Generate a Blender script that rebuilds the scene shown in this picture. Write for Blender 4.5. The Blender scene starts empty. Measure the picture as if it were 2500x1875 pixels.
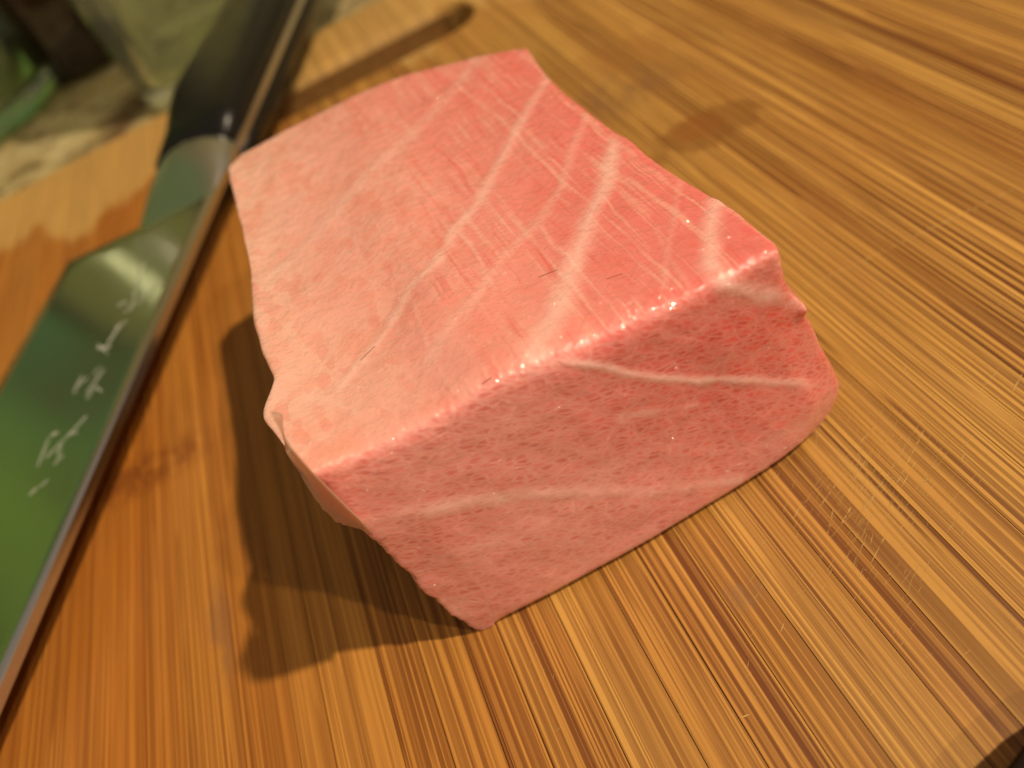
import bpy, bmesh, math, random
import numpy as np
from mathutils import Vector, Matrix, noise as mnoise
random.seed(7); rng = np.random.default_rng(7)
scene = bpy.context.scene
S = 0.1                      # layout unit (1 = ten centimetres) -> metres

# ------------------------------------------------------------------ camera
W_, H_, F_ = 2500.0, 1875.0, 2050.0       # photograph size and focal length in its pixels
AX = np.array([0.88097402, -0.47241625, 0.02660193])     # world x, y, z seen from the camera (right, down, forward)
AY = np.array([-0.33727725, -0.58754415, 0.73555145])
AZ = np.array([-0.33185665, -0.65697394, -0.67694638])
cd = bpy.data.cameras.new('camera'); cam = bpy.data.objects.new('camera', cd)
scene.collection.objects.link(cam); scene.camera = cam
R = Matrix(((AX[0], -AX[1], -AX[2]), (AY[0], -AY[1], -AY[2]), (AZ[0], -AZ[1], -AZ[2])))
cam.matrix_world = Matrix.Translation((0, 0, 1.0 * S)) @ R.to_4x4()
cd.sensor_width = 36; cd.lens = F_ / W_ * 36
cd.clip_start = 0.005; cd.clip_end = 50
cd.dof.use_dof = True; cd.dof.focus_distance = 1.01 * S; cd.dof.aperture_fstop = 14.5

# ------------------------------------------------------------------ light and exposure
world = bpy.data.worlds.new('World'); scene.world = world; world.use_nodes = True
bg = world.node_tree.nodes['Background']
bg.inputs[0].default_value = (1.0, 0.79, 0.60, 1); bg.inputs[1].default_value = 0.24
scene.view_settings.view_transform = 'Standard'; scene.view_settings.look = 'None'
scene.view_settings.exposure = 0.14; scene.view_settings.gamma = 1.0
def lamp(name, loc, target, size, watts, col):
    l = bpy.data.lights.new(name, 'AREA'); l.shape = 'DISK'; l.size = size; l.energy = watts; l.color = col
    o = bpy.data.objects.new(name, l); scene.collection.objects.link(o)
    o.location = Vector(loc)
    o.rotation_euler = (Vector(target) - Vector(loc)).to_track_quat('-Z', 'Y').to_euler()
    return o
T = Vector((0.0, 0.1, 0.03)); DC = Vector((-.0214, .067, .0409))     # block centre, its near left top corner
lamp('lamp_main', DC + Vector((.266, -.13, .409)) * 3.0, T, 0.05, 23.5, (1.0, 0.80, 0.56))
lamp('lamp_second', DC + Vector((.286, -.32, .409)) * 3.0, T, 0.05, 7.4, (1.0, 0.80, 0.56))

# ------------------------------------------------------------------ helpers
def ray(px):
    d = np.array([px[0] - W_ / 2, px[1] - H_ / 2, F_]); return np.array([d @ AX, d @ AY, d @ AZ])
O3 = np.array([0, 0, 1.0])
def onz(px, z): r = ray(px); return O3 + r * (z - 1) / r[2]
def ony(px, y): r = ray(px); return O3 + r * y / r[1]
def onx(px, x): r = ray(px); return O3 + r * x / r[0]
def onplane(px, p0, n):
    r = ray(px); return O3 + r * (np.dot(np.array(p0) - O3, n) / np.dot(r, n))
def link(o, parent=None):
    scene.collection.objects.link(o)
    if parent: o.parent = parent
    return o
def mesh(name, verts, faces, mat, parent=None, smooth=True):
    me = bpy.data.meshes.new(name)
    me.from_pydata([tuple(float(c) * S for c in v) for v in verts], [], faces)
    me.materials.append(mat)
    if smooth: me.polygons.foreach_set('use_smooth', [True] * len(me.polygons))
    me.update()
    return link(bpy.data.objects.new(name, me), parent)
def tag(o, label=None, cat=None, kind=None, group=None):
    for k, v in (('label', label), ('category', cat), ('kind', kind), ('group', group)):
        if v: o[k] = v
    return o
def empty(name, loc=(0, 0, 0)):
    o = bpy.data.objects.new(name, None); o.empty_display_size = 0.01
    scene.collection.objects.link(o); return o

class NT:
    """tiny node builder"""
    def __init__(s, name):
        s.m = bpy.data.materials.new(name); s.m.use_nodes = True
        s.t = s.m.node_tree; s.t.nodes.clear()
        s.out = s.t.nodes.new('ShaderNodeOutputMaterial')
        s.b = s.t.nodes.new('ShaderNodeBsdfPrincipled')
        s.t.links.new(s.b.outputs[0], s.out.inputs[0])
    def put(s, sock, v):
        if v is None: return
        if isinstance(v, bpy.types.NodeSocket): s.t.links.new(v, sock)
        else:
            if isinstance(v, (tuple, list)) and sock.type == 'RGBA' and len(v) == 3: v = (*v, 1)
            sock.default_value = v
    def set(s, **k):
        for n, v in k.items(): s.put(s.b.inputs[n.replace('_', ' ')], v)
    def n(s, typ, ins=None, out=0, **attrs):
        nd = s.t.nodes.new(typ)
        for a, v in attrs.items(): setattr(nd, a, v)
        for k, v in (ins or {}).items(): s.put(nd.inputs[k], v)
        return nd.outputs[out]
    def math(s, op, a, b=None, c=None, clamp=False):
        nd = s.t.nodes.new('ShaderNodeMath'); nd.operation = op; nd.use_clamp = clamp
        for i, v in enumerate((a, b, c)):
            if v is not None: s.put(nd.inputs[i], v)
        return nd.outputs[0]
    def co(s, scale=(1, 1, 1), rot=(0, 0, 0), loc=(0, 0, 0), base=None):
        if base is None: base = s.n('ShaderNodeTexCoord', out=3)
        return s.n('ShaderNodeMapping', {0: base, 'Location': loc, 'Rotation': rot, 'Scale': scale})
    def noise(s, vec, scale=1.0, detail=2.0, rough=.5, dist=0.0, out=0):
        return s.n('ShaderNodeTexNoise', {'Vector': vec, 'Scale': scale, 'Detail': detail, 'Roughness': rough, 'Distortion': dist}, out=out)
    def ramp(s, fac, *stops, interp='LINEAR'):
        nd = s.t.nodes.new('ShaderNodeValToRGB'); s.put(nd.inputs[0], fac)
        cr = nd.color_ramp; cr.interpolation = interp
        while len(cr.elements) < len(stops): cr.elements.new(.5)
        for e, (p, c) in zip(cr.elements, stops):
            e.position = p; e.color = (*c, 1) if isinstance(c, tuple) else (c, c, c, 1)
        return nd.outputs[0]
    def sm(s, v, a, b):      # smoothstep a..b -> 0..1
        return s.n('ShaderNodeMapRange', {0: v, 1: a, 2: b, 3: 0.0, 4: 1.0}, interpolation_type='SMOOTHSTEP')
    def mix(s, f, a, b, mode='MIX'):
        nd = s.t.nodes.new('ShaderNodeMix'); nd.data_type = 'RGBA'; nd.blend_type = mode
        s.put(nd.inputs[0], f); s.put(nd.inputs[6], a); s.put(nd.inputs[7], b); return nd.outputs[2]
    def bump(s, h, strength=.3, dist=.001):
        return s.n('ShaderNodeBump', {'Height': h, 'Strength': strength, 'Distance': dist})
    def attr(s, name, out=2): return s.n('ShaderNodeAttribute', attribute_name=name, out=out)

# ------------------------------------------------------------------ setting: granite countertop, green wall
def granite():
    m = NT('granite'); c = m.co((10, 10, 10))
    a = m.noise(c, 3.2, 4, .6); b = m.noise(c, 11, 3, .6); d = m.noise(c, 45, 2, .6)
    col = m.ramp(a, (.33, (.16, .10, .04)), (.45, (.46, .36, .16)), (.6, (.60, .50, .26)), (.75, (.72, .66, .42)))
    col = m.mix(m.sm(b, .55, .7), col, (.16, .10, .045))
    col = m.mix(m.sm(d, .62, .72), col, (.70, .66, .50))
    m.set(Base_Color=col, Roughness=.16); return m.m
M_granite = granite()
def slab(name, x0, x1, y0, y1, z0, z1, mat, parent=None):
    v = [(x, y, z) for z in (z0, z1) for x, y in ((x0, y0), (x1, y0), (x1, y1), (x0, y1))]
    f = [(3, 2, 1, 0), (4, 5, 6, 7), (0, 1, 5, 4), (1, 2, 6, 5), (2, 3, 7, 6), (3, 0, 4, 7)]
    return mesh(name, v, f, mat, parent, smooth=False)
TZ = -0.17
tag(slab('countertop', -16, 16, -6, 9.6, TZ - .4, TZ, M_granite), kind='structure')
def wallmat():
    m = NT('green_wall_lit_tones'); c = m.co((10, 10, 10))
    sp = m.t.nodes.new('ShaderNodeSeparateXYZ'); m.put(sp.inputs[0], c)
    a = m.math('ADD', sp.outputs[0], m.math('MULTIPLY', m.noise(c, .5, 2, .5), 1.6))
    # wall tones set for the blade's reflection: leaf green paints in lamplight, deep green, olive
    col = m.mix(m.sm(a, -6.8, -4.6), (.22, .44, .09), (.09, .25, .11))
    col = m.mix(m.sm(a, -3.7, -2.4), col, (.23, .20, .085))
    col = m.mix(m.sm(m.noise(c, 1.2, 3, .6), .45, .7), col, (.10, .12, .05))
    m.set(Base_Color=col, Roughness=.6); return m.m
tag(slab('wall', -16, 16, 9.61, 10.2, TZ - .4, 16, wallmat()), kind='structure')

# ------------------------------------------------------------------ cutting board of bamboo strips
def segment(m, base, p, q, width, soft):
    """mask of one straight scratch from p to q (layout units)"""
    dx, dy = q[0] - p[0], q[1] - p[1]; L = math.hypot(dx, dy)
    v = m.n('ShaderNodeVectorRotate', {0: m.n('ShaderNodeVectorMath', {0: base, 1: (-p[0], -p[1], 0)}, operation='ADD'),
            'Angle': -math.atan2(dy, dx)}, rotation_type='Z_AXIS')
    sp = m.t.nodes.new('ShaderNodeSeparateXYZ'); m.put(sp.inputs[0], v)
    a = m.math('SUBTRACT', 1.0, m.sm(m.math('ABSOLUTE', sp.outputs[1]), width, width + soft))
    b = m.math('MULTIPLY', m.math('GREATER_THAN', sp.outputs[0], 0), m.math('LESS_THAN', sp.outputs[0], L))
    return m.math('MULTIPLY', a, b)
def blob(m, base, p, r0, r1, sx=1.0, sy=1.0, ang=0.0):
    v = m.n('ShaderNodeVectorMath', {0: base, 1: (-p[0], -p[1], 0)}, operation='ADD')
    v = m.n('ShaderNodeVectorRotate', {0: v, 'Angle': -ang}, rotation_type='Z_AXIS')
    v = m.n('ShaderNodeVectorMath', {0: v, 1: (sx, sy, 0)}, operation='MULTIPLY')
    d = m.n('ShaderNodeVectorMath', {0: v}, operation='LENGTH', out=1)
    return m.math('SUBTRACT', 1.0, m.sm(d, r0, r1))
def bamboo():
    m = NT('bamboo')
    base = m.co((10, 10, 10))
    rnd = m.n('ShaderNodeObjectInfo', out=5)
    shift = m.n('ShaderNodeCombineXYZ', {0: m.math('MULTIPLY', rnd, 37.0), 1: m.math('MULTIPLY', rnd, 91.0)})
    c = m.n('ShaderNodeVectorMath', {0: base, 1: shift}, operation='ADD')
    wob = m.noise(m.co((1.5, .8, 1), base=c), 2, 2)
    def st(sx, sy): return m.co((sx, sy, 1), base=c)
    sc_ = m.t.nodes.new('ShaderNodeSeparateXYZ'); m.put(sc_.inputs[0], c)
    def fibres(freq, drift, wmin, wvar, seed, presence):
        """dark vascular fibres: thin lines at random spacing across x, each with its own width, fading in and out along y"""
        wv_ = m.math('MULTIPLY', m.math('SUBTRACT', m.noise(st(3.0, drift), 1, 1, .4), .5), 2.2)
        w_ = m.math('ADD', m.math('ADD', m.math('MULTIPLY', sc_.outputs[0], freq), wv_), seed)
        nd = m.t.nodes.new('ShaderNodeTexVoronoi'); nd.voronoi_dimensions = '1D'; nd.feature = 'F1'
        m.put(nd.inputs['W'], w_); nd.inputs['Scale'].default_value = 1.0
        rc = m.t.nodes.new('ShaderNodeSeparateColor'); m.put(rc.inputs[0], nd.outputs['Color'])
        wid = m.math('ADD', wmin, m.math('MULTIPLY', m.math('POWER', rc.outputs[0], 2.5), wvar))
        line = m.math('SUBTRACT', 1.0, m.n('ShaderNodeMapRange', {0: nd.outputs['Distance'], 1: wid, 2: m.math('ADD', m.math('MULTIPLY', wid, 1.5), .02), 3: 0.0, 4: 1.0}, interpolation_type='SMOOTHSTEP'))
        along = m.sm(m.math('ADD', m.noise(m.n('ShaderNodeCombineXYZ', {0: m.math('MULTIPLY', rc.outputs[1], 60.0), 1: m.math('MULTIPLY', sc_.outputs[1], 1.6)}), 1, 2, .6), m.math('MULTIPLY', m.math('SUBTRACT', rc.outputs[2], .5), presence)), .32, .46)
        return m.math('MULTIPLY', m.math('MULTIPLY', line, along), m.math('ADD', .60, m.math('MULTIPLY', rc.outputs[1], .5)), clamp=True)
    fA = fibres(108, .35, .14, .26, 3.3, .30); fB = fibres(235, .5, .16, .24, 17.7, .45); fC = fibres(30, .3, .05, .14, 51.0, .6)
    fine = m.noise(st(260, 2.2), 1, 2, .6)
    tone = m.noise(st(9, .5), 1, 2, .5)
    patch = m.noise(st(5, 2.2), 1, 3, .6)
    lines = m.math('MAXIMUM', fA, m.math('MAXIMUM', m.math('MULTIPLY', fB, .80), m.math('MULTIPLY', fC, .55)))
    lines2 = m.sm(fine, .50, .64)
    warm0 = m.attr('warm')
    sy = m.t.nodes.new('ShaderNodeSeparateXYZ'); m.put(sy.inputs[0], base)
    wet = m.math('ADD', sy.outputs[1], m.math('MULTIPLY', m.noise(m.co((5, 1.2, 1), base=base), 1, 3, .6), 1.0))
    dry = m.sm(wet, 3.16, 3.30)                               # unstained pale end of the board
    warm = m.math('MULTIPLY', warm0, m.math('SUBTRACT', 1.0, m.math('MULTIPLY', dry, .8)))
    pale = m.mix(warm, (.52, .290, .066), (.45, .160, .018))
    mid = m.mix(warm, (.38, .172, .028), (.30, .082, .007))
    dark = m.mix(warm, (.100, .024, .002), (.13, .026, .002))
    col = m.mix(m.math('MULTIPLY', m.sm(tone, .35, .68), .50), pale, mid)
    brk = m.sm(m.noise(st(60, 3.0), 1, 2), .22, .42)           # fibres break up along their length
    bundle = m.math('ADD', .35, m.math('MULTIPLY', m.sm(m.noise(st(14, .35), 1, 2), .30, .55), .65))        # and come in bundles
    gain = m.math('MULTIPLY', m.math('MULTIPLY', m.math('ADD', .5, m.math('MULTIPLY', brk, .5)), m.math('ADD', .25, m.math('MULTIPLY', bundle, .75))), m.attr('fibre'))
    col = m.mix(m.math('MULTIPLY', lines, m.math('MULTIPLY', gain, 1.0)), col, dark)
    col = m.mix(m.math('MULTIPLY', lines2, .26), col, dark)
    col = m.mix(m.math('MULTIPLY', m.sm(patch, .55, .75), .25), col, (.22, .085, .02))
    # bamboo nodes, smudges and stains
    kn = m.noise(m.co((26, 14, 1), base=c), 1, 3, .65)
    for px, r, a, sx, sy, g, cl in (
            ((360, 1150), .22, 0, 1.0, 2.6, .75, (.16, .045, .008)), ((1500, 235), .30, 0, 1.2, 2.0, .55, (.17, .075, .03)),
            
            ((540, 1540), .10, 0, 3.0, .7, .4, (.17, .09, .05)), ((2100, 300), .3, .7, 1, 2, .3, (.30, .12, .02)),
            ((1820, 1440), .05, .4, 1, 1.5, .5, (.22, .12, .05)), 
            ((130, 505), .22, .2, .8, 2.0, .5, (.36, .14, .025)), ((1170, 60), .4, .3, 1, 2.0, .35, (.36, .15, .03))):
        p = onz(px, 0)
        k = m.math('MULTIPLY', blob(m, base, p, r * .25, r, sx, sy, a), m.sm(kn, .38, .58))
        col = m.mix(m.math('MULTIPLY', k, g), col, cl)
    # damp patches soaked into the board behind the fish
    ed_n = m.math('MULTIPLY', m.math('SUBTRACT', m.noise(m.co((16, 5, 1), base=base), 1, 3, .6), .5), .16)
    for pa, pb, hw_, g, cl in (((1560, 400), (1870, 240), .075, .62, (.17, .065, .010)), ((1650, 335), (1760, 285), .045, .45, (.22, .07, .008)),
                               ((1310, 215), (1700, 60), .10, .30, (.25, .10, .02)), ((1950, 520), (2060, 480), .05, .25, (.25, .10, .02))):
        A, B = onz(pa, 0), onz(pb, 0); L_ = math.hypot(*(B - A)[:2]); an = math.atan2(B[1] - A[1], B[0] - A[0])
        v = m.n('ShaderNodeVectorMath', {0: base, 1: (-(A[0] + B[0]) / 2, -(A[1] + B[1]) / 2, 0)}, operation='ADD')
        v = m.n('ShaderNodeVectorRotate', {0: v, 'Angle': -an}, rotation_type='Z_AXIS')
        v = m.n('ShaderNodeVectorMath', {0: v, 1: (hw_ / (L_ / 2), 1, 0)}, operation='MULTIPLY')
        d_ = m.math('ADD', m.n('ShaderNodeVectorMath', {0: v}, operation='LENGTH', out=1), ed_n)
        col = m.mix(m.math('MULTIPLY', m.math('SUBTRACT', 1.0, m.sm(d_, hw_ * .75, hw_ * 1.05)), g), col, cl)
    col = m.mix(m.math('MULTIPLY', dry, .35), col, (.66, .44, .15))  # unstained end lightened further, its sheen put into the colour
    h = m.math('ADD', m.math('MULTIPLY', lines, -.6), m.math('MULTIPLY', fine, .5))
    rgh = m.math('ADD', .36, m.math('MULTIPLY', m.noise(m.co((20, 5, 1), base=c), 1, 2), .25))
    m.set(Base_Color=col, Roughness=rgh, Normal=m.bump(h, .35, .00012), Specular_IOR_Level=.45)
    return m.m
M_bamboo = bamboo()
def endgrain_shaded():
    m = NT('bamboo_end_grain_shaded'); b = m.co((10, 10, 10)); n = m.noise(m.co((40, 3, 30), base=b), 1, 3)
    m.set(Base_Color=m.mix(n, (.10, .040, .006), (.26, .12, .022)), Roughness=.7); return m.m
M_end = endgrain_shaded()  # end grain, darkened further to paint the shade inside the finger slot
board = empty('cutting_board')
tag(board, 'large bamboo cutting board with dark lengthwise fibres under the pink fish block', 'cutting board')
BX0, BX1, BY0, BY1, BT = -2.1, 2.3, -.7, 3.262, .15
SX0, SX1, SYC, SR = -.62, .54, 2.80, .118                # finger slot, x from..to, centre y, half width
def slot_half(x):
    if x <= SX0 or x >= SX1: return 0
    if x < SX0 + SR: d = SX0 + SR - x
    elif x > SX1 - SR: d = x - (SX1 - SR)
    else: return SR
    return math.sqrt(max(SR * SR - d * d, 0))
def edge_back(x):       # slightly skewed back end
    return BY1 + (x + .5) * .02
x = BX0
while x < BX1 - .01:
    w = random.choice((.05, .062, .075, .085)) * random.uniform(.92, 1.08); x1 = min(x + w, BX1)
    if BX1 - x1 < .03: x1 = BX1
    crit = [x, x1] + [v for v in (SX0, SX0 + SR, SX1 - SR, SX1) if x < v < x1]
    if x1 > SX0 and x < SX1: crit += list(np.linspace(x, x1, 9)[1:-1])
    xs = sorted(set(round(v, 5) for v in crit)); ch = .0006
    if len(xs) < 2: x = x1; continue
    verts, faces = [], []
    def prism(lo, hi, fr, bk):
        """strip piece between curves lo(x), hi(x) with small chamfers along all top edges"""
        b = len(verts); n = len(xs)
        for i, xx in enumerate(xs):
            xi = xx + (ch if i == 0 else -ch if i == n - 1 else 0)
            l, h = lo(xx), hi(xx); rl = .03 if fr == 2 else .010; rh = .03 if bk == 2 else .014
            verts.extend([(xx, l, -BT), (xx, l, -rl), (xi, l + rl * .3, -rl * .3), (xi, l + rl, 0), (xi, h - rh, 0), (xi, h - rh * .3, -rh * .3), (xx, h, -rh), (xx, h, -BT)])
        for i in range(n - 1):
            for k in range(8):
                a, c_ = b + i * 8 + k, b + i * 8 + (k + 1) % 8
                faces.append((a, a + 8, c_ + 8, c_))
        faces.append(tuple(b + k for k in range(8))); faces.append(tuple(b + (n - 1) * 8 + 7 - k for k in range(8)))
    if x1 <= SX0 or x >= SX1:
        prism(lambda q: BY0, edge_back, 1, 1)
    else:
        prism(lambda q: BY0, lambda q: SYC - slot_half(q) - 1e-4, 1, 2)
        prism(lambda q: SYC + slot_half(q) + 1e-4, edge_back, 2, 1)
    o = mesh('bamboo_strip', verts, faces, M_bamboo, board, smooth=False)
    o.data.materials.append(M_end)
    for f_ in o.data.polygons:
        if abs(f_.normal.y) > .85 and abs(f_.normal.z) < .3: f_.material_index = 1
    xm = (x + x1) / 2
    warm = 1 / (1 + math.exp((xm + .18) / .16)) * .8 + random.uniform(-.12, .16)
    at = o.data.attributes.new('warm', 'FLOAT', 'POINT'); at.data.foreach_set('value', [min(max(warm, 0), 1)] * len(verts))
    fb = random.uniform(.75, 1.05) * (.70 if xm < -.35 else 1)
    at = o.data.attributes.new('fibre', 'FLOAT', 'POINT'); at.data.foreach_set('value', [fb] * len(verts))
    x = x1

# pale knife scratches cut across the fibres (hair thin slivers of raised fibre)
def scratchmat():
    m = NT('scratched_fibre'); b = m.co((10, 10, 10))
    m.set(Base_Color=m.mix(m.noise(b, 60, 2), (.34, .20, .05), (.58, .38, .13)), Roughness=.6); return m.m
segs = [((1961, 705), (2472, 465), .0022), ((2110, 1250), (2260, 1010), .0007), ((2190, 1180), (2256, 1050), .0009),
            ((2000, 1240), (2050, 1170), .0008), ((2055, 1278), (2078, 1238), .0014), ((2125, 1378), (2160, 1310), .0007),
            ((2086, 1095), (2140, 1040), .0008), ((2470, 960), (2495, 915), .0016), ((1808, 1752), (1832, 1744), .0013),
            ((1905, 1545), (1915, 1520), .001), ((2090, 1160), (2105, 1090), .0007), ((2200, 1190), (2240, 1120), .0008),
            ((2345, 1130), (2355, 1105), .0007), ((2390, 960), (2440, 900), .0007), ((1935, 1270), (1960, 1225), .0009),
            ((2020, 1305), (2035, 1240), .0007), ((1840, 1350), (1870, 1320), .0006), ((2125, 1330), (2132, 1300), .0006),
            ((2080, 1180), (2125, 1105), .0007), ((2150, 1090), (2185, 1060), .0007), ((2160, 1430), (2172, 1400), .0006)]
rs = random.Random(5)
for _ in range(150):
    cx_, cy_ = rs.gauss(2130, 110), rs.gauss(1200, 130)
    ln = rs.uniform(12, 60); an = math.radians(rs.choice((-62, -60, -66, -52, -74)) + rs.uniform(-6, 6))
    segs.append(((cx_ - math.cos(an) * ln, cy_ - math.sin(an) * ln), (cx_ + math.cos(an) * ln, cy_ + math.sin(an) * ln), rs.uniform(.0002, .0004)))
for _ in range(90):
    cx_, cy_ = rs.uniform(1300, 2500), rs.uniform(700, 1850)
    ln = rs.uniform(6, 22); an = math.radians(rs.choice((-60, -35, -70)) + rs.uniform(-12, 12))
    segs.append(((cx_ - math.cos(an) * ln, cy_ - math.sin(an) * ln), (cx_ + math.cos(an) * ln, cy_ + math.sin(an) * ln), rs.uniform(.0002, .0004)))
vs, fs = [], []
for p, q, w in segs:
    a, b = onz(p, 0), onz(q, 0); d = (b - a)[:2]; L_ = np.linalg.norm(d); d = d / L_; n_ = np.array([-d[1], d[0]]); w = min(w, .0012) * .8
    t = 0.0
    while t < L_:                                      # broken into dashes where the blade skipped over hard fibres
        e_ = min(t + rs.uniform(.006, .03), L_)
        b0 = len(vs)
        for tt, ww in ((t, .2), ((t + e_) / 2, 1), (e_, .2)):
            for sg in (1, -1): vs.append((a[0] + d[0] * tt + n_[0] * w * ww * sg, a[1] + d[1] * tt + n_[1] * w * ww * sg, .0004))
        fs += [(b0, b0 + 1, b0 + 3, b0 + 2), (b0 + 2, b0 + 3, b0 + 5, b0 + 4)]
        t = e_ + rs.uniform(.0, .007)
o = mesh('knife_scratches', vs, fs, scratchmat(), board, smooth=False); o['kind'] = 'stuff'
for f_ in o.data.polygons:
    pass

# ------------------------------------------------------------------ tuna block
def resample(P, n):
    P = np.array(P, float); d = np.r_[0, np.cumsum(np.linalg.norm(np.diff(P, axis=0), axis=1))]
    # centripetal-ish smooth curve through the points: linear then light smoothing
    t = np.linspace(0, d[-1], n); Q = np.stack([np.interp(t, d, P[:, k]) for k in range(3)], 1)
    for _ in range(6): Q[1:-1] = (Q[:-2] + 2 * Q[1:-1] + Q[2:]) / 4
    return Q
NX, NY, NZ = 280, 340, 200
YF = .67
zA, zB = .405, .375
def fz(px): return ony(px, YF)
front_top = [fz(p) for p in ((745, 1158), (800, 1138), (900, 1100), (1000, 1052), (1100, 1000), (1200, 935), (1285, 893), (1400, 850), (1500, 807), (1600, 762), (1700, 712), (1760, 680), (1830, 648), (1905, 612))]
Dp, Cp = front_top[0], front_top[-1]
def edge_z(pts, za, zb): 
    n = len(pts); out = []
    for i, p in enumerate(pts): out.append(onz(p, za + (zb - za) * i / (n - 1)))
    return out
left_top = edge_z(((745, 1158), (700, 1110), (662, 1050), (641, 1022), (641, 1000), (655, 965), (671, 925), (655, 890), (638, 850), (625, 790), (612, 700), (600, 620), (585, 560), (572, 500), (561, 440), (557, 408)), Dp[2], zA)
back_top = edge_z(((557, 408), (590, 372), (700, 310), (850, 235), (1000, 180), (1160, 138), (1285, 118)), zA, zB)
right_top = edge_z(((1905, 612), (1890, 590), (1850, 556), (1810, 525), (1770, 497), (1700, 455), (1640, 420), (1580, 380), (1530, 336), (1500, 325), (1440, 278), (1380, 230), (1335, 185), (1285, 118)), Cp[2], zB)
left_front = [fz(p) for p in ((1180, 1546), (1150, 1534), (1118, 1508), (1085, 1488), (1040, 1450), (985, 1388), (930, 1332), (880, 1282), (845, 1240), (800, 1198), (745, 1158))]
right_front_px = ((1995, 1055), (2030, 1005), (2046, 968), (2050, 935), (2032, 905), (2012, 870), (1998, 830), (1985, 795), (1967, 770), (1960, 740), (1935, 722), (1916, 690), (1910, 650), (1905, 612))
right_front = [ony(p, YF + .03 * (1 - i / 13)) for i, p in enumerate(right_front_px)]
Ep, Fp = left_front[0].copy(), right_front[0]
bot_front = [onz(p, z) for p, z in (((1180, 1546), .003), ((1300, 1486), .003), ((1420, 1424), .003), ((1600, 1325), .003), ((1750, 1232), .003), ((1880, 1150), .006), ((1950, 1095), .014), ((1995, 1055), .03))]
bot_front[0] = Ep; bot_front[-1] = Fp
Ab = np.array([-.24, 1.52, .0]); Bb = np.array([.36, 1.40, .0])
left_bot = [Ep, (-.20, .9, 0), (-.23, 1.2, 0), Ab]; right_bot = [Fp, (.43, .80, .004), (.43, 1.1, 0), Bb]
back_bot = [Ab, (.05, 1.49, 0), Bb]
left_back = [Ab, (-.24, 1.52, .2), left_top[-1]]; right_back = [Bb, (.36, 1.40, .2), right_top[-1]]
E_ = {}
E_['bf'] = resample(bot_front, NX); E_['tf'] = resample(front_top, NX); E_['bb'] = resample(back_bot, NX); E_['tb'] = resample(back_top, NX)
E_['bl'] = resample(left_bot, NY); E_['tl'] = resample(left_top, NY); E_['br'] = resample(right_bot, NY); E_['tr'] = resample(right_top, NY)
E_['fl'] = resample(left_front, NZ); E_['fr'] = resample(right_front, NZ); E_['kl'] = resample(left_back, NZ); E_['kr'] = resample(right_back, NZ)
def coons(c0, c1, d0, d1):
    """c0,c1 along u (v=0,1); d0,d1 along v (u=0,1) -> [nu,nv,3]"""
    nu, nv = len(c0), len(d0); u = np.linspace(0, 1, nu)[:, None, None]; v = np.linspace(0, 1, nv)[None, :, None]
    L = (1 - v) * c0[:, None] + v * c1[:, None]; M = (1 - u) * d0[None] + u * d1[None]
    B = (1 - u) * (1 - v) * c0[0] + u * (1 - v) * c0[-1] + (1 - u) * v * c1[0] + u * v * c1[-1]
    return L + M - B
faces6 = {'front': coons(E_['bf'], E_['tf'], E_['fl'], E_['fr']), 'back': coons(E_['bb'], E_['tb'], E_['kl'], E_['kr']),
          'left': coons(E_['bl'], E_['tl'], E_['fl'], E_['kl']), 'right': coons(E_['br'], E_['tr'], E_['fr'], E_['kr']),
          'top': coons(E_['tf'], E_['tb'], E_['tl'], E_['tr']), 'bottom': coons(E_['bf'], E_['bb'], E_['bl'], E_['br'])}
def idx_grid(face):
    i = np.arange(NX); j = np.arange(NY); k = np.arange(NZ)
    if face == 'front': return np.stack(np.broadcast_arrays(i[:, None], 0, k[None]), -1)
    if face == 'back': return np.stack(np.broadcast_arrays(i[:, None], NY - 1, k[None]), -1)
    if face == 'left': return np.stack(np.broadcast_arrays(0, j[:, None], k[None]), -1)
    if face == 'right': return np.stack(np.broadcast_arrays(NX - 1, j[:, None], k[None]), -1)
    if face == 'top': return np.stack(np.broadcast_arrays(i[:, None], j[None], NZ - 1), -1)
    return np.stack(np.broadcast_arrays(i[:, None], j[None], 0), -1)
keys, pos, quads = [], [], []; off = 0
for fn, G in faces6.items():
    I = idx_grid(fn); key = (I[..., 0] * NY + I[..., 1]) * NZ + I[..., 2]
    a, b = key.shape; keys.append(key.ravel()); pos.append(G.reshape(-1, 3))
    q = off + np.arange(a * b).reshape(a, b); off += a * b
    q = np.stack([q[:-1, :-1], q[1:, :-1], q[1:, 1:], q[:-1, 1:]], -1).reshape(-1, 4)
    if fn in ('back', 'left', 'bottom'): q = q[:, ::-1]
    quads.append(q)
keys = np.concatenate(keys); pos = np.concatenate(pos); quads = np.concatenate(quads)
uk, first, inv = np.unique(keys, return_index=True, return_inverse=True)
V = pos[first]; Q = inv[quads]
ed = np.concatenate([Q[:, [0, 1]], Q[:, [1, 2]], Q[:, [2, 3]], Q[:, [3, 0]]])
deg = np.bincount(ed.ravel(), minlength=len(V)).astype(float)
def lap(X):
    s = np.zeros_like(X)
    for c_ in range(X.shape[1]):
        s[:, c_] = np.bincount(ed[:, 0], X[ed[:, 1], c_], len(V)) + np.bincount(ed[:, 1], X[ed[:, 0], c_], len(V))
    return s / deg[:, None]
def normals(X):
    n = np.cross(X[Q[:, 2]] - X[Q[:, 0]], X[Q[:, 3]] - X[Q[:, 1]]); out = np.zeros_like(X)
    for k in range(4):
        for c_ in range(3): out[:, c_] += np.bincount(Q[:, k], n[:, c_], len(X))
    return out / (np.linalg.norm(out, axis=1, keepdims=True) + 1e-12)
for _ in range(8): V = V * .4 + lap(V) * .6
fe = E_['tf']; k_ = np.interp(V[:, 0], fe[:, 0], fe[:, 2])
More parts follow.
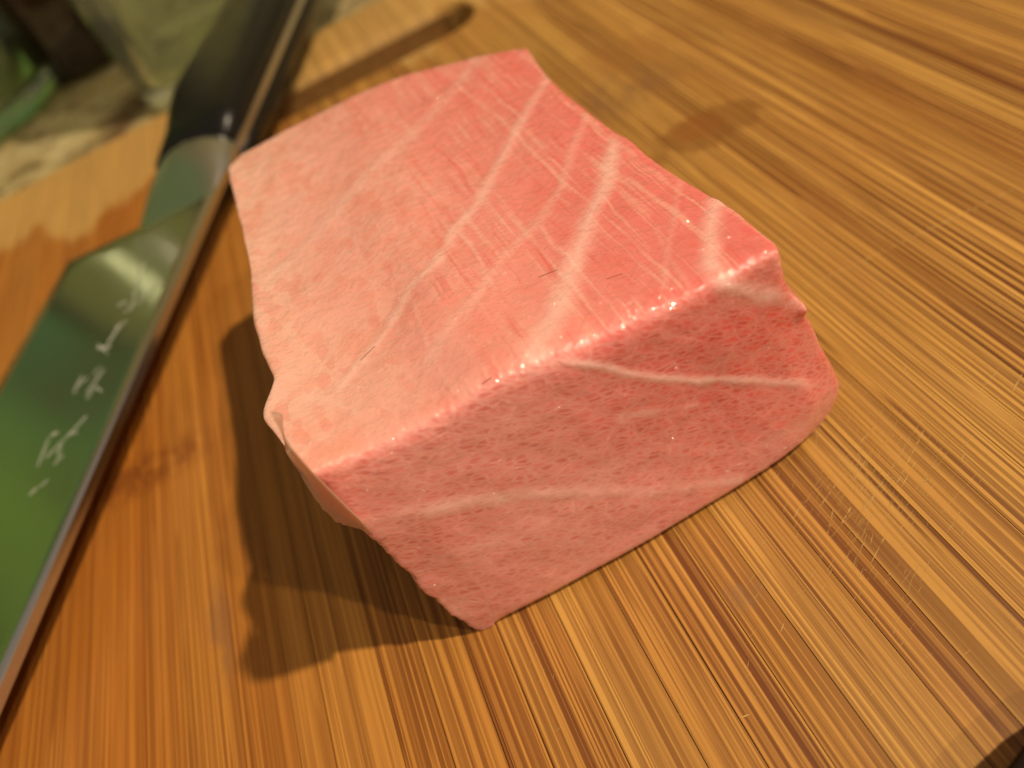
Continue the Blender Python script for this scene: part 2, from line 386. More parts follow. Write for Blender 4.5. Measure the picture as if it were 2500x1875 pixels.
wed = np.exp(-(((V[:, 1] - YF) / .06) ** 2 + ((V[:, 2] - k_) / .06) ** 2)) * np.clip((V[:, 0] + .235) / .07, 0, 1) * np.clip((.37 - V[:, 0]) / .05, 0, 1)
wed0 = wed.copy(); wed = wed * (.28 + .72 * np.exp(-((V[:, 0] - .10) / .12) ** 2))
wb = np.exp(-(((V[:, 1] - YF) / .03) ** 2 + (V[:, 2] / .03) ** 2)) * (V[:, 0] > -.15) * .5
for _ in range(260): V = V + (lap(V) - V) * (.75 * np.maximum(wed, wb))[:, None]
# cheap smooth value noise in numpy
def vnoise(P, seed):
    r = np.random.default_rng(seed); T_ = r.random((32, 32, 32)) * 2 - 1
    i = np.floor(P).astype(int); f = P - i; f = f * f * (3 - 2 * f); out = 0
    for a in (0, 1):
        for b in (0, 1):
            for c_ in (0, 1):
                w = (f[:, 0] if a else 1 - f[:, 0]) * (f[:, 1] if b else 1 - f[:, 1]) * (f[:, 2] if c_ else 1 - f[:, 2])
                out = out + w * T_[(i[:, 0] + a) % 32, (i[:, 1] + b) % 32, (i[:, 2] + c_) % 32]
    return out
# vein lines traced on the two cut faces
def dist_poly(P, poly):
    poly = np.array(poly); best = np.full(len(P), 9.0); tt = np.zeros(len(P)); n = len(poly) - 1
    for k in range(n):
        a, b = poly[k], poly[k + 1]; ab = b - a
        t = np.clip(((P - a) @ ab) / (ab @ ab), 0, 1); d = np.linalg.norm(P - (a + t[:, None] * ab), axis=1)
        w = d < best; best[w] = d[w]; tt[w] = (k + t[w]) / n
    return best, tt
isfront = (V[:, 1] < YF + .035); 
wf = np.clip((.035 - (V[:, 1] - YF)) / .02, 0, 1) * (V[:, 2] < .42)
def topz(px):       # point on the top face
    p = onz(px, .395)
    for _ in range(3):
        sel = np.argmin((V[:, 0] - p[0]) ** 2 + (V[:, 1] - p[1]) ** 2 + (V[:, 2] < .3) * 9)
        p = onz(px, V[sel, 2])
    return p
veins_top = [  # points, width start, width end, strength
    ([(1345, 180), (1336, 193), (1290, 265), (1248, 345), (1205, 421), (1172, 485), (1150, 515), (1108, 556), (1090, 600), (1070, 637), (998, 708), (960, 780), (919, 837), (857, 903), (821, 950)], .0085, .0055, .62),
    ([(1505, 318), (1497, 360), (1488, 409), (1471, 472), (1437, 535), (1412, 611), (1391, 674), (1370, 742), (1336, 800), (1300, 870)], .0085, .014, .80),
    ([(1758, 492), (1750, 497), (1733, 556), (1733, 640), (1750, 680)], .010, .010, .85),
    ([(1175, 138), (1167, 147), (1048, 282), (901, 421), (795, 544), (669, 662), (620, 690)], .014, .012, .38),
    ([(1445, 275), (1429, 295), (1395, 370), (1370, 455), (1311, 544), (1226, 628), (1163, 725), (1050, 870)], .006, .008, .38),
    ([(1600, 560), (1640, 640), (1680, 700)], .003, .003, .25),
    ([(1660, 440), (1650, 520), (1630, 600), (1620, 700)], .004, .004, .25),
    ([(1311, 544), (1325, 560), (1350, 600), (1405, 640)], .0028, .002, .4),
    ([(1108, 556), (1150, 600), (1200, 690)], .0028, .002, .5),
    ([(1010, 735), (1030, 810), (1055, 870), (1110, 960), (1140, 990)], .0030, .003, .28),
    ([(690, 975), (780, 965), (870, 1010)], .004, .003, .25)]
veins_front = [
    ([(1290, 888), (1311, 893), (1372, 884), (1463, 893), (1553, 915), (1661, 926), (1708, 933), (1760, 927), (1806, 930), (1915, 937), (2050, 948)], .0042, .0058, 1.0),
    ([(1752, 673), (1770, 695), (1806, 705), (1860, 722), (1915, 733), (1975, 748)], .008, .0095, 1.0),
    ([(1053, 1238), (1140, 1218), (1198, 1213), (1306, 1199), (1415, 1195), (1505, 1195), (1595, 1199), (1700, 1180), (1800, 1168)], .009, .007, .85),
    ([(900, 1270), (1000, 1245), (1110, 1230)], .006, .008, .30),
    ([(1517, 1016), (1570, 1008), (1625, 1002), (1700, 990)], .007, .003, .35),
    ([(1080, 1345), (1180, 1330), (1300, 1310)], .008, .006, .18)]
fat = np.zeros(len(V))
jit = vnoise(V * 38, 3) * .0035 + vnoise(V * 90, 5) * .0018
for L_, is_top in ((veins_top, True), (veins_front, False)):
    reg = (V[:, 2] > .33) if is_top else isfront
    idx = np.where(reg)[0]
    for pts, w0, w1, st_ in L_:
        poly = [topz(p) for p in pts] if is_top else [ony(p, YF) for p in pts]
        d, t = dist_poly(V[idx], poly); w = w0 + (w1 - w0) * t
        d = d + jit[idx] * np.minimum(w / .008, 1)
        soft = w * 1.15; k = np.clip((w + soft - d) / (2 * soft), 0, 1); k = k * k * (3 - 2 * k) * st_
        fat[idx] = np.maximum(fat[idx], k)
# shape relief: gentle undulation, raised fat lines, ragged cut edges, small tooth on the skin of the cut
N = normals(V); NS = N.copy()
disp = vnoise(V * 7, 11) * .004 + vnoise(V * 22, 12) * .0014 + vnoise(V * 60, 13) * .0006 + fat * .0012
tooth = np.exp(-(((V[:, 1] - YF) / .05) ** 2 + ((V[:, 2] - np.interp(V[:, 0], fe[:, 0], fe[:, 2])) / .06) ** 2))
disp += tooth * (vnoise(V * 130, 41) * .0003 + vnoise(V * 260, 42) * .0005) + (1 - tooth) * vnoise(V * 230, 43) * .00006
disp *= np.clip((V[:, 2] - .004) / .04, 0, 1) * .9 + .1
V = V + N * disp[:, None]
# ragged steps along the left cut edge of the front face
near = np.exp(-((V[:, 0] - np.interp(V[:, 2], E_['fl'][:, 2], E_['fl'][:, 0])) / .012) ** 2) * (V[:, 1] < .70)
V[:, 0] += near * (vnoise(np.c_[V[:, 0] * 0, V[:, 1] * 0, V[:, 2] * 47], 21) * .0022 + vnoise(np.c_[V[:, 0] * 0, V[:, 1] * 0, V[:, 2] * 170], 22) * .0012)
# small lifted nub of connective tissue at the right corner
nub = ony((1962, 752), YF + .012); g = np.exp(-np.sum((V - nub) ** 2, 1) / .010 ** 2)
V += g[:, None] * np.array([.0015, -.007, .001])
V[:, 2] = np.maximum(V[:, 2], .0012)
wf = np.clip((-NS[:, 1] - .42) / .40, 0, 1) * (V[:, 1] < YF + .12); wf = wf * wf * (3 - 2 * wf)
# redness: pale towards the left edge, red towards the right
px_top = V[:, 0]
red = np.clip((V[:, 0] + .20) / .52, 0, 1)
red_top = np.clip(red * .95 + .08 + vnoise(V * 9, 31) * .10 - np.clip((.10 - (V[:, 0] + .24)) * 1.2, 0, .3), 0, 1)
red_front = np.clip(.42 + .75 * np.clip((V[:, 0] - .02) / .36, 0, 1) * (.35 + V[:, 2] * 1.9) + (V[:, 2] - .2) * .15 + vnoise(V * 8, 32) * .10, 0, 1)
redness = red_top * (1 - wf) + red_front * wf
me = bpy.data.meshes.new('tuna_block')
me.vertices.add(len(V)); me.vertices.foreach_set('co', (V * S).astype(np.float32).ravel())
me.loops.add(Q.size); me.loops.foreach_set('vertex_index', Q.astype(np.int32).ravel())
me.polygons.add(len(Q)); me.polygons.foreach_set('loop_start', np.arange(0, Q.size, 4, dtype=np.int32))
me.polygons.foreach_set('use_smooth', np.ones(len(Q), bool)); me.update(calc_edges=True); me.validate()
for nm, arr in (('fat', fat), ('red', redness), ('front', wf)):
    a = me.attributes.new(nm, 'FLOAT', 'POINT'); a.data.foreach_set('value', arr.astype(np.float32))

def fish():
    m = NT('tuna_flesh'); base = m.co((10, 10, 10))
    fat_, red_, fr = m.attr('fat'), m.attr('red'), m.attr('front')
    w3 = m.n('ShaderNodeVectorMath', {0: m.noise(base, 14, 2, .5, out=1), 1: (-.5, -.5, -.5)}, operation='ADD')
    def warp(amount):
        return m.n('ShaderNodeVectorMath', {0: m.n('ShaderNodeVectorMath', {0: w3, 'Scale': amount}, operation='SCALE'), 1: base}, operation='ADD')
    # --- front: flattened cells with pale walls
    wv = warp(.006)
    rf = m.n('ShaderNodeVectorRotate', {0: wv, 'Angle': math.radians(-25)}, rotation_type='Y_AXIS')
    cf = m.co((60, 2, 150), base=rf)
    de = m.n('ShaderNodeTexVoronoi', {'Vector': cf, 'Scale': 1.0, 'Randomness': 1.0}, feature='DISTANCE_TO_EDGE')
    f1 = m.n('ShaderNodeTexVoronoi', {'Vector': cf, 'Scale': 1.0}, feature='F1', out=1)
    cellr = m.n('ShaderNodeSeparateColor', {0: f1})
    wall = m.math('SUBTRACT', 1.0, m.sm(de, .0, .34))
    big = m.n('ShaderNodeTexVoronoi', {'Vector': m.co((20, 2, 44), base=rf), 'Scale': 1.0}, feature='DISTANCE_TO_EDGE')
    bigwall = m.math('SUBTRACT', 1.0, m.sm(big, .0, .12))
    wallf = m.math('MAXIMUM', m.math('MULTIPLY', wall, m.math('ADD', .35, m.math('MULTIPLY', cellr, .65))), m.math('MULTIPLY', bigwall, .8))
    # --- top: muscle fibres across the veins, reticulation to the left
    rt = m.n('ShaderNodeVectorRotate', {0: warp(.012), 'Angle': math.radians(FIB)}, rotation_type='Z_AXIS')
    fibt = m.noise(m.co((5, 130, 1), base=rt), 1, 3, .6)
    fibt2 = m.noise(m.co((6, 95, 1), base=rt), 1, 2, .6)
    ct = m.co((30, 55, 3), base=rt)
    dt = m.n('ShaderNodeTexVoronoi', {'Vector': m.co((34, 62, 3), base=rt), 'Scale': 1.0}, feature='DISTANCE_TO_EDGE')
    wt = m.math('SUBTRACT', 1.0, m.sm(dt, .0, .42))
    dt2 = m.n('ShaderNodeTexVoronoi', {'Vector': m.co((12, 20, 3), base=rt), 'Scale': 1.0}, feature='DISTANCE_TO_EDGE')
    wt2 = m.math('SUBTRACT', 1.0, m.sm(dt2, .0, .16))
    nm_ = m.noise(m.co((7, 7, 7), base=base), 1, 2)
    leftish = m.math('MULTIPLY', m.math('SUBTRACT', 1.0, m.sm(red_, .35, .75)), m.sm(nm_, .3, .55))
    wallt = m.math('MAXIMUM', m.math('MULTIPLY', wt, m.math('ADD', m.math('MULTIPLY', leftish, .55), .25)),
                   m.math('MULTIPLY', m.math('MULTIPLY', m.sm(fibt, .46, .66), m.math('ADD', .25, m.sm(red_, .25, .7))), .80))
    wallt = m.math('MAXIMUM', wallt, m.math('MULTIPLY', wt2, m.math('MULTIPLY', nm_, .45)))
    cd_ = m.n('ShaderNodeSeparateColor', {0: m.n('ShaderNodeTexVoronoi', {'Vector': m.co((34, 62, 3), base=rt), 'Scale': 1.0}, feature='F1', out=1)})
    darkt = m.math('MULTIPLY', m.math('MULTIPLY', m.sm(fibt2, .52, .72), m.sm(nm_, .34, .54)), m.sm(red_, .15, .6))
    blot = m.sm(m.noise(warp(.05), 17, 3, .6), .46, .66)
    # --- colours
    flesh_top = m.ramp(red_, (0, (.73, .41, .335)), (.35, (.72, .30, .265)), (.7, (.69, .20, .18)), (1, (.66, .13, .125)))
    flesh_front = m.ramp(red_, (0, (.80, .40, .35)), (.5, (.76, .235, .215)), (1, (.70, .070, .060)))
    fatc = m.mix(fr, (.80, .56, .49), (.90, .62, .57))
    top = m.mix(m.math('MULTIPLY', wallt, .55), flesh_top, (.77, .43, .34))
    top = m.mix(m.math('MULTIPLY', darkt, .60), top, (.64, .10, .085))
    top = m.mix(m.math('MULTIPLY', blot, .40), top, m.mix(red_, (.74, .30, .22), (.68, .13, .11)))
    top = m.mix(m.math('MULTIPLY', m.math('MULTIPLY', m.sm(cd_, .45, .9), leftish), .38), top, (.68, .21, .165))
    cellc = m.mix(m.math('MULTIPLY', cellr, .9), flesh_front, m.mix(.5, flesh_front, (.48, .06, .055)))
    fro = m.mix(m.math('MULTIPLY', wallf, m.math("SUBTRACT", .66, m.math("MULTIPLY", red_, .34))), cellc, (.88, .50, .46))
    big_n = m.noise(m.co((4, 4, 9), base=base), 1, 3, .5)
    fro = m.mix(m.math('MULTIPLY', m.sm(big_n, .5, .72), .35), fro, (.88, .55, .49))
    col = m.mix(fr, top, fro)
    vn = m.noise(base, 90, 2, .6)
    vein = m.math('MULTIPLY', fat_, m.math('ADD', .42, m.math('MULTIPLY', vn, .5)), clamp=True)
    col = m.mix(vein, col, fatc)
    # tiny blood vessels
    for p, q, w in [((1315, 676), (1362, 658), .0011), ((1480, 681), (1520, 668), .0008), ((1030, 262), (1038, 240), .0008), ((1072, 625), (1098, 612), .0007), ((880, 880), (915, 845), .0009), ((1020, 235), (1050, 248), .0007), ((1175, 938), (1200, 922), .0008)]:
        k = m.math('MULTIPLY', segment(m, base, topz(p), topz(q), w * .6, w), m.math('SUBTRACT', 1.0, fr))
        col = m.mix(m.math('MULTIPLY', k, .6), col, (.16, .02, .02))
    # --- surface: wet sheen broken up by fine tooth
    h2 = m.noise(m.co((50, 50, 110), base=base), 1, 3, .6)
    h = m.math('ADD', m.math('MULTIPLY', h2, .8), m.math('MULTIPLY', m.mix(fr, wallt, wallf), .5))
    g1 = m.noise(base, 150, 1, .5); g2 = m.noise(m.co((105, 105, 130), base=base), 1, 1, .5)
    gate = m.sm(m.noise(base, 40, 2), .35, .6)
    gh = m.math('MULTIPLY', m.math('ADD', m.math('MULTIPLY', g1, .35), m.math('MULTIPLY', g2, 1.7)), m.math('ADD', .35, m.math('MULTIPLY', gate, .65)))
    g3 = m.sm(m.noise(m.co((80, 80, 150), base=base), 1, 1, .5), .56, .74)
    gh = m.math('ADD', gh, m.math('MULTIPLY', g3, 1.6))
    m.set(Base_Color=col, Roughness=.42, Normal=m.bump(h, .12, .00012), Specular_IOR_Level=.4)
    m.set(Coat_Weight=1.0, Coat_Roughness=.055, Coat_IOR=1.5, Coat_Normal=m.bump(gh, 1.0, .00034))
    m.set(Subsurface_Weight=.35, Subsurface_Radius=(1.0, .35, .22), Subsurface_Scale=.0035)
    return m.m
a0, a1 = topz((1450, 560)), topz((1620, 735))
FIB = -math.degrees(math.atan2(a1[1] - a0[1], a1[0] - a0[0]))
M_fish = fish(); me.materials.append(M_fish)
tuna = tag(link(bpy.data.objects.new('tuna_block', me)), 'thick block of raw pink fatty tuna with pale veins resting on the bamboo board', 'raw fish')
# pale flap of tissue hanging from the left cut side
def flapmat():
    m = NT('pale_tissue'); b = m.co((10, 10, 10)); n = m.noise(b, 22, 3)
    m.set(Base_Color=m.mix(n, (.50, .25, .17), (.66, .40, .29)), Roughness=.5, Subsurface_Weight=.3, Subsurface_Radius=(1, .4, .25), Subsurface_Scale=.003,
          Normal=m.bump(m.noise(b, 120, 2), .3, .0002)); return m.m
inner = [(665, 1010), (700, 1080), (760, 1150), (800, 1190), (850, 1240), (900, 1290), (905, 1300)]
outer = [(650, 1035), (664, 1065), (713, 1122), (752, 1192), (781, 1235), (822, 1273), (866, 1292)]
fi = resample([onx(p, -.196) for p in inner], 60); fo = resample([onx(p, -.232) for p in outer], 60)
fo += rng.normal(0, .0012, (60, 3)); fo[1:-1] = (fo[:-2] + fo[1:-1] + fo[2:]) / 3
fo[:, 0] += np.interp(np.linspace(0, 1, 60), [0, .2, .8, 1], [.02, 0, 0, .006])
vs, fs = [], []; nn = 10
for i in range(60):
    for side in (0, 1):
        for j in range(nn):
            t = j / (nn - 1) if side == 0 else 1 - j / (nn - 1)
            p = fi[i] * (1 - t) + fo[i] * t
            th = .007 * math.sqrt(max(1 - t ** 3, 0)) + .0008
            p = p + np.array([.25, -.9, .15]) * (th if side == 0 else -th) + np.array([0, 0, mnoise.noise(Vector((i * .3, t * 2, 1))) * .001])
            vs.append(p)
L2 = nn * 2
for i in range(59):
    for j in range(L2): fs.append((i * L2 + j, i * L2 + (j + 1) % L2, (i + 1) * L2 + (j + 1) % L2, (i + 1) * L2 + j))
fs.append(tuple(range(L2))[::-1]); fs.append(tuple(59 * L2 + j for j in range(L2)))
fl = mesh('flap', vs, fs, flapmat(), tuna); fl['label'] = 'thin pale flap hanging from the left cut side'

# ------------------------------------------------------------------ knife
def steel(name, rough, col=(.62, .62, .60)):
    m = NT(name); b = m.co((10, 10, 10))
    n = m.noise(m.co((90, 6, 6), base=b, rot=(0, 0, math.radians(20))), 1, 2)
    m.set(Base_Color=col, Metallic=1.0, Roughness=m.math('ADD', rough, m.math('MULTIPLY', n, .04)), Normal=m.bump(m.noise(b, 5, 2), .05, .0005)); return m.m
M_steel = steel('polished_steel', .13); M_satin = steel('satin_steel', .3)
def scalemat():
    m = NT('black_handle'); b = m.co((10, 10, 10))
    m.set(Specular_IOR_Level=.3, Base_Color=(.006, .006, .005), Roughness=m.math('ADD', .20, m.math('MULTIPLY', m.noise(b, 12, 3), .25)), Normal=m.bump(m.noise(b, 40, 2), .15, .0003)); return m.m
M_scale = scalemat()
knife = empty('knife'); tag(knife, 'chef knife with black handle and polished blade lying left of the fish block', 'knife')
# plane of the blade: spine raised more at the handle, cutting edge a bit lower
P_a = onz((561, 387), .155); P_b = onz((12, 1647), .095)
sd = (P_a - P_b) / np.linalg.norm(P_a - P_b)             # towards the butt
P_c = onz((160, 635), .085)                             # heel corner
nk = np.cross(sd, P_c - P_a); nk /= np.linalg.norm(nk)
if nk[2] < 0: nk = -nk
wd = np.cross(nk, sd); wd = wd if wd @ (P_c - P_a) > 0 else -wd     # towards the cutting edge
def K(px, n=0.0):
    p = onplane(px, P_a + nk * n, nk) - P_a; return p @ sd, p @ wd
def KP(s, w, n=0): return P_a + sd * s + wd * w + nk * n
heel = K((160, 635)); e1 = K((0, 910)); choil = K((348, 545))
TH = .019
def plate(name, outline, thick_fn, mat, parent, smooth=False):
    """closed outline of (s,w); thickness below the upper face given per point"""
    n = len(outline); vs = [KP(s, w, 0) for s, w in outline] + [KP(s, w, -thick_fn(s, w)) for s, w in outline]
    fs = [tuple(range(n)), tuple(range(2 * n - 1, n - 1, -1))] + [(i, i + n, (i + 1) % n + n, (i + 1) % n) for i in range(n)]
    o = mesh(name, vs, fs, mat, parent, smooth=smooth)
    bm = bmesh.new(); bm.from_mesh(o.data); bmesh.ops.recalc_face_normals(bm, faces=bm.faces); bm.to_mesh(o.data); bm.free()
    return o
blade_w = heel[1]; neckL = K((392, 425), 0.0); bs = K((545, 440), 0.0)[0]
slope = (e1[1] - heel[1]) / (e1[0] - heel[0])
hs = heel[0]
edge = []
tipS = hs - 3.6
for t in np.linspace(0, 1, 24):
    s = hs + (tipS - hs) * t
    w = blade_w + slope * (s - hs) * min(1, t * 1.0) * .6
    w *= (1 - t ** 3.2) * 1.0
    edge.append((s, max(w, 0)))
cs, cw = choil
# blade built as a grid from spine to edge, thinning to the edge, with a slightly hollow polished face
def blade():
    ns, nw = 60, 14; vs, fs = [], []
    srow = np.r_[np.linspace(bs + .05, cs, 6)[:-1], np.linspace(cs, hs, 5)[:-1], np.linspace(hs, tipS, ns - 3)]
    def wmax(s):
        if s > cs: return cw + (neckL[1] - cw) * min((s - cs) / max(neckL[0] - cs, .01), 1)
        if s >= hs: 
            t = (cs - s) / (cs - hs + 1e-9); return cw + (blade_w - cw) * t
        t = (hs - s) / (hs - tipS); return np.interp(-s, [-q[0] for q in edge], [q[1] for q in edge])
    for s in srow:
        for j in range(nw):
            t = j / (nw - 1); vs.append(KP(s, wmax(s) * t, -.0030 * math.sin(t * math.pi) * 0 - TH * .42 * t ** 1.3))
        for j in range(nw):
            t = 1 - j / (nw - 1); vs.append(KP(s, wmax(s) * t, -TH + TH * .5 * t ** 1.3))
    m2 = nw * 2
    for i in range(len(srow) - 1):
        for j in range(m2): fs.append((i * m2 + j, i * m2 + (j + 1) % m2, (i + 1) * m2 + (j + 1) % m2, (i + 1) * m2 + j))
    fs.append(tuple(range(m2))); fs.append(tuple((len(srow) - 1) * m2 + j for j in reversed(range(m2))))
    o = mesh('blade', vs, fs, M_steel, knife, smooth=False)
    bm = bmesh.new(); bm.from_mesh(o.data); bmesh.ops.recalc_face_normals(bm, faces=bm.faces)
    for f in bm.faces: f.smooth = abs(f.normal @ Vector(nk)) > .8
    bm.to_mesh(o.data); bm.free(); return o
bl = blade()
# bolster: rounded steel block between blade and handle
hb = K((500, 327)); nb = .0
def loft(name, stations, mat, parent):
    """stations: (s, w0, w1, n0, n1, roundness) -> rounded cross sections joined"""
    vs, fs = [], []; m_ = 24
    for s, w0, w1, n0, n1, r in stations:
        cw_, cn, hw, hn = (w0 + w1) / 2, (n0 + n1) / 2, (w1 - w0) / 2, (n1 - n0) / 2
        for k in range(m_):
            a = 2 * math.pi * k / m_; c_, s_ = math.cos(a), math.sin(a)
            x_ = math.copysign(abs(c_) ** r, c_) * hw; y_ = math.copysign(abs(s_) ** r, s_) * hn
            vs.append(KP(s, cw_ + x_, cn + y_))
    for i in range(len(stations) - 1):
        for k in range(m_): fs.append((i * m_ + k, i * m_ + (k + 1) % m_, (i + 1) * m_ + (k + 1) % m_, (i + 1) * m_ + k))
    fs.append(tuple(range(m_))[::-1]); fs.append(tuple((len(stations) - 1) * m_ + k for k in range(m_)))
    o = mesh(name, vs, fs, mat, parent)
    bm = bmesh.new(); bm.from_mesh(o.data); bmesh.ops.recalc_face_normals(bm, faces=bm.faces); bm.to_mesh(o.data); bm.free(); return o
jl, jr = K((407, 352), .03), K((556, 372), .0)
wn = jl[1]; sj = (jl[0] + K((540, 345), .05)[0]) / 2 - .02
print('KN', heel, choil, neckL, bs, jl, jr, sj)
loft('bolster', [(bs - .10, .03, wn * .8, -TH + .004, -.014, .35), (bs - .03, .004, wn * .97, -TH - .004, .004, .45),
                 (bs + (sj - bs) * .25, .0, wn, -TH - .024, .026, .7), (bs + (sj - bs) * .55, 0, wn, -TH - .042, .046, .85),
                 (sj - .02, 0, wn, -TH - .05, .056, .9), (sj + .03, .02, wn * .97, -TH - .05, .059, .9),
                 (sj + .07, .07, wn * .90, -TH - .05, .060, .65), (sj + .105, .16, wn * .75, -TH - .05, .060, .7)], M_satin, knife)
# handle: steel tang between two black scales
hl = [K(p, .03) for p in ((407, 352), (428, 247), (475, 170), (532, 77), (560, 0))]
sn = sj
L_h = 3.3
def hw(s):
    return np.interp(s, [q[0] for q in hl] + [hl[-1][0] + .8, hl[-1][0] + 1.6, 9], [q[1] for q in hl] + [hl[-1][1] * .95, hl[-1][1] * 1.15, hl[-1][1] * 1.15])
ss = np.linspace(sn + .0, sn + L_h, 26)
def endf(s): t = (s - (sn + L_h - .25)) / .25; return math.sqrt(max(1 - max(t, 0) ** 2, .02))
out_t = [(s, 0) for s in ss] + [(s, hw(s) * endf(s)) for s in ss[::-1]]
plate('tang', out_t, lambda s, w: TH, M_satin, knife)
for sgn in (1, -1):
    st = []
    for s in ss:
        w = hw(s); k = endf(s); k0 = min(1, .66 + (s - ss[0]) / .6)
        if sgn > 0: st.append((s, .004, max(w * k - .004, .02), -.05, .085 * k0 * k, .62))
        else: st.append((s, .004, max(w * k - .004, .02), -TH - .10 * k0 * k, -TH + .05 - .026, .62))
    # keep each scale on its own side of the tang
    vs, fs = [], []; m_ = 24
    for s, w0, w1, n0, n1, r in st:
        c0 = (w0 + w1) / 2; hw_ = (w1 - w0) / 2
        for k in range(m_):
            a = math.pi * k / (m_ - 1); x_ = math.copysign(abs(math.cos(a)) ** r, math.cos(a)) * hw_
            y_ = abs(math.sin(a)) ** .55 * (n1 if sgn > 0 else -(n0 + TH))
            vs.append(KP(s, c0 + x_, (y_ + .0004) if sgn > 0 else (-TH - y_ - .0004)))
    ns_ = len(st)
    for i in range(ns_ - 1):
        for k in range(m_): fs.append((i * m_ + k, i * m_ + (k + 1) % m_, (i + 1) * m_ + (k + 1) % m_, (i + 1) * m_ + k))
    fs.append(tuple(range(m_))); fs.append(tuple((ns_ - 1) * m_ + k for k in range(m_)))
    o = mesh('handle_scale', vs, fs, M_scale, knife)
    bm = bmesh.new(); bm.from_mesh(o.data); bmesh.ops.recalc_face_normals(bm, faces=bm.faces); bm.to_mesh(o.data); bm.free()
# etched signature on the blade: brush like characters, seen out of focus
def etchmat():
    m = NT('etched_steel'); m.set(Base_Color=(.85, .86, .80), Metallic=.3, Roughness=.35); return m.m
strokes = [ # px, px, width
    ((372, 685), (335, 745), 7), ((352, 640), (322, 720), 4), ((285, 745), (310, 735), 9), ((300, 765), (330, 735), 6), ((318, 760), (332, 710), 5),
    ((295, 790), (262, 840), 13), ((270, 845), (235, 850), 10), ((310, 782), (280, 800), 6), ((238, 840), (262, 862), 6),
    ((255, 900), (210, 960), 8), ((200, 915), (178, 960), 8), ((215, 920), (190, 940), 7), ((245, 895), (225, 915), 6), ((210, 975), (235, 940), 6), ((235, 945), (248, 955), 6),
    ((212, 1015), (165, 1065), 9), ((165, 1065), (110, 1118), 8), ((140, 1055), (125, 1062), 13), ((120, 1065), (90, 1140), 6), ((150, 1085), (140, 1115), 6), ((165, 1060), (190, 1055), 5),
    ((130, 1135), (155, 1110), 6), ((118, 1170), (95, 1190), 6), ((90, 1190), (70, 1210), 8), ((430, 1210), (431, 1211), 3)]
vs, fs = [], []
def on_face(px):
    s, w = K(px); t = max(w, 0) / max(blade_w, 1e-6); return s, w, -TH * .42 * min(t, 1) ** 1.3 + .0016
for p, q, w in strokes[:-1]:
    a = np.array(on_face(p)); b = np.array(on_face(q)); d = (b - a)[:2]; ln = np.linalg.norm(d) + 1e-9; d /= ln; nrm = np.array([-d[1], d[0]])
    ww = w / F_ * 1.9 / 2 * .52; base_i = len(vs); k_ = 6
    for i in range(k_):
        t = i / (k_ - 1); c_ = a * (1 - t) + b * t; h_ = ww * (.35 + .65 * math.sin(math.pi * (.15 + .7 * t))) * random.uniform(.75, 1.1)
        for sg in (1, -1): vs.append(KP(c_[0] + nrm[0] * h_ * sg, c_[1] + nrm[1] * h_ * sg, c_[2]))
    for i in range(k_ - 1): fs.append((base_i + 2 * i, base_i + 2 * i + 1, base_i + 2 * i + 3, base_i + 2 * i + 2))
mk = mesh('etched_characters', vs, fs, etchmat(), bl, smooth=False)

# ------------------------------------------------------------------ glassware behind the board (far out of focus)
def glassmat(name, col, rough=.05, ior=1.45, tr=.965):
    m = NT(name); m.set(Base_Color=col, Roughness=rough, IOR=ior, Transmission_Weight=tr); return m.m
def lathe(name, prof, loc, mat, parent=None, seg=48, sq=1.0, hs_=(1, 1), rot=0):
    vs, fs = [], []
    for r, z in prof:
        for k in range(seg):
            a = 2 * math.pi * k / seg; c_, s_ = math.cos(a), math.sin(a)
            x_ = math.copysign(abs(c_) ** sq, c_) * r * hs_[0]; y_ = math.copysign(abs(s_) ** sq, s_) * r * hs_[1]
            vs.append((loc[0] + x_ * math.cos(rot) - y_ * math.sin(rot), loc[1] + x_ * math.sin(rot) + y_ * math.cos(rot), loc[2] + z))
    for i in range(len(prof) - 1):
        for k in range(seg): fs.append((i * seg + k, i * seg + (k + 1) % seg, (i + 1) * seg + (k + 1) % seg, (i + 1) * seg + k))
    o = mesh(name, vs, fs, mat, parent)
    bm = bmesh.new(); bm.from_mesh(o.data); bmesh.ops.remove_doubles(bm, verts=bm.verts, dist=1e-6)
    bmesh.ops.recalc_face_normals(bm, faces=bm.faces); bm.to_mesh(o.data); bm.free(); return o
M_clear = glassmat('clear_glass', (.88, .95, .74)); M_green = glassmat('green_glass', (.70, .82, .56))
gl = lathe('drinking_glass', [(0, .0), (.30, 0), (.335, .012), (.345, .05), (.37, 1.0), (.35, 1.012), (.325, 1.0), (.295, .12), (.28, .085), (0, .08)], (-.40, 4.10, TZ + .002), M_clear, sq=.45, rot=.12)
tag(gl, 'small clear square drinking glass standing on the granite beside the black knife handle', 'glass')
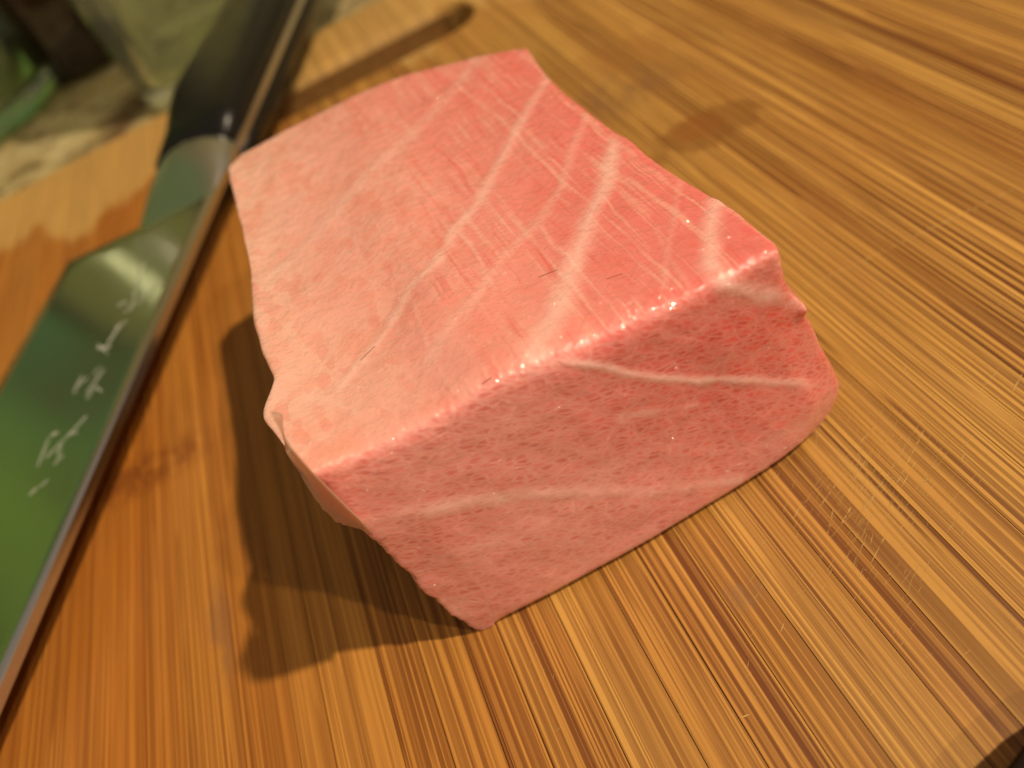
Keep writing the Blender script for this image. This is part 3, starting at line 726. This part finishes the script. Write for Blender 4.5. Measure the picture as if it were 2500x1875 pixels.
jar = lathe('green_jar', [(0, 0), (.50, 0), (.56, .03), (.575, .09), (.575, 1.5), (.55, 1.53), (.525, 1.5), (.525, .16), (.47, .11), (0, .10)], (-1.78, 4.95, TZ + .002), M_green)
tag(jar, 'thick green glass jar standing on the granite at the far left corner', 'jar')
def brown():
    m = NT('dark_brown_glass'); m.set(Base_Color=(.022, .011, .005), Roughness=.12, Coat_Weight=.5); return m.m
bt = empty('sauce_bottle'); tag(bt, 'dark brown sauce bottle standing behind the clear glass and the green jar', 'bottle')
lathe('bottle_body', [(0, 0), (.22, 0), (.25, .02), (.26, .08), (.26, 1.35), (.22, 1.6), (.12, 1.8), (.11, 2.0), (0, 2.0)], (-1.02, 5.08, TZ + .002), brown(), bt, sq=.7)
lathe('bottle_cap', [(0, 1.95), (.125, 1.95), (.13, 1.98), (.13, 2.2), (.11, 2.22), (0, 2.22)], (-1.02, 5.08, TZ + .0), M_scale, bt)
# water drops that glint in the blur
def water():
    m = NT('water'); m.set(Base_Color=(1, 1, 1), Roughness=.0, IOR=1.33, Transmission_Weight=1.0); return m.m
M_water = water()
def drop(px, z, r, label, grp=None, nrm=None):
    p = onz(px, z); prof = [(r * math.sin(a) , r * .55 * math.cos(a)) for a in np.linspace(math.pi / 2, 0, 7)]
    o = lathe('water_drop', [(0, -r * .1), (r, -r * .1)] + prof, (p[0], p[1], p[2]), M_water, seg=16)
    tag(o, label, 'water drop')
drop((799, 41), TZ + .003, .05, 'water drop on the granite right of the knife handle, just past the board edge')

def added_dark():
    m = NT('added_corner_dark'); m.set(Base_Color=(.012, .006, .003), Roughness=.7, Specular_IOR_Level=.1, Normal=m.bump(m.noise(m.co((10, 10, 10)), 30, 2), .2, .0004)); return m.m
added_dish = lathe('added_dish', [(0, .004), (.19, .004), (.20, .0), (.225, .0), (.23, .012), (.275, .04), (.305, .068), (.300, .074), (.285, .068), (.22, .030), (0, .022)], (.376, -.070, 0), added_dark())  # made-up piece, added so its dark body and shadow darken the corner
tag(added_dish, 'small dark dish made up to darken the near right corner of the view', 'added_dish')
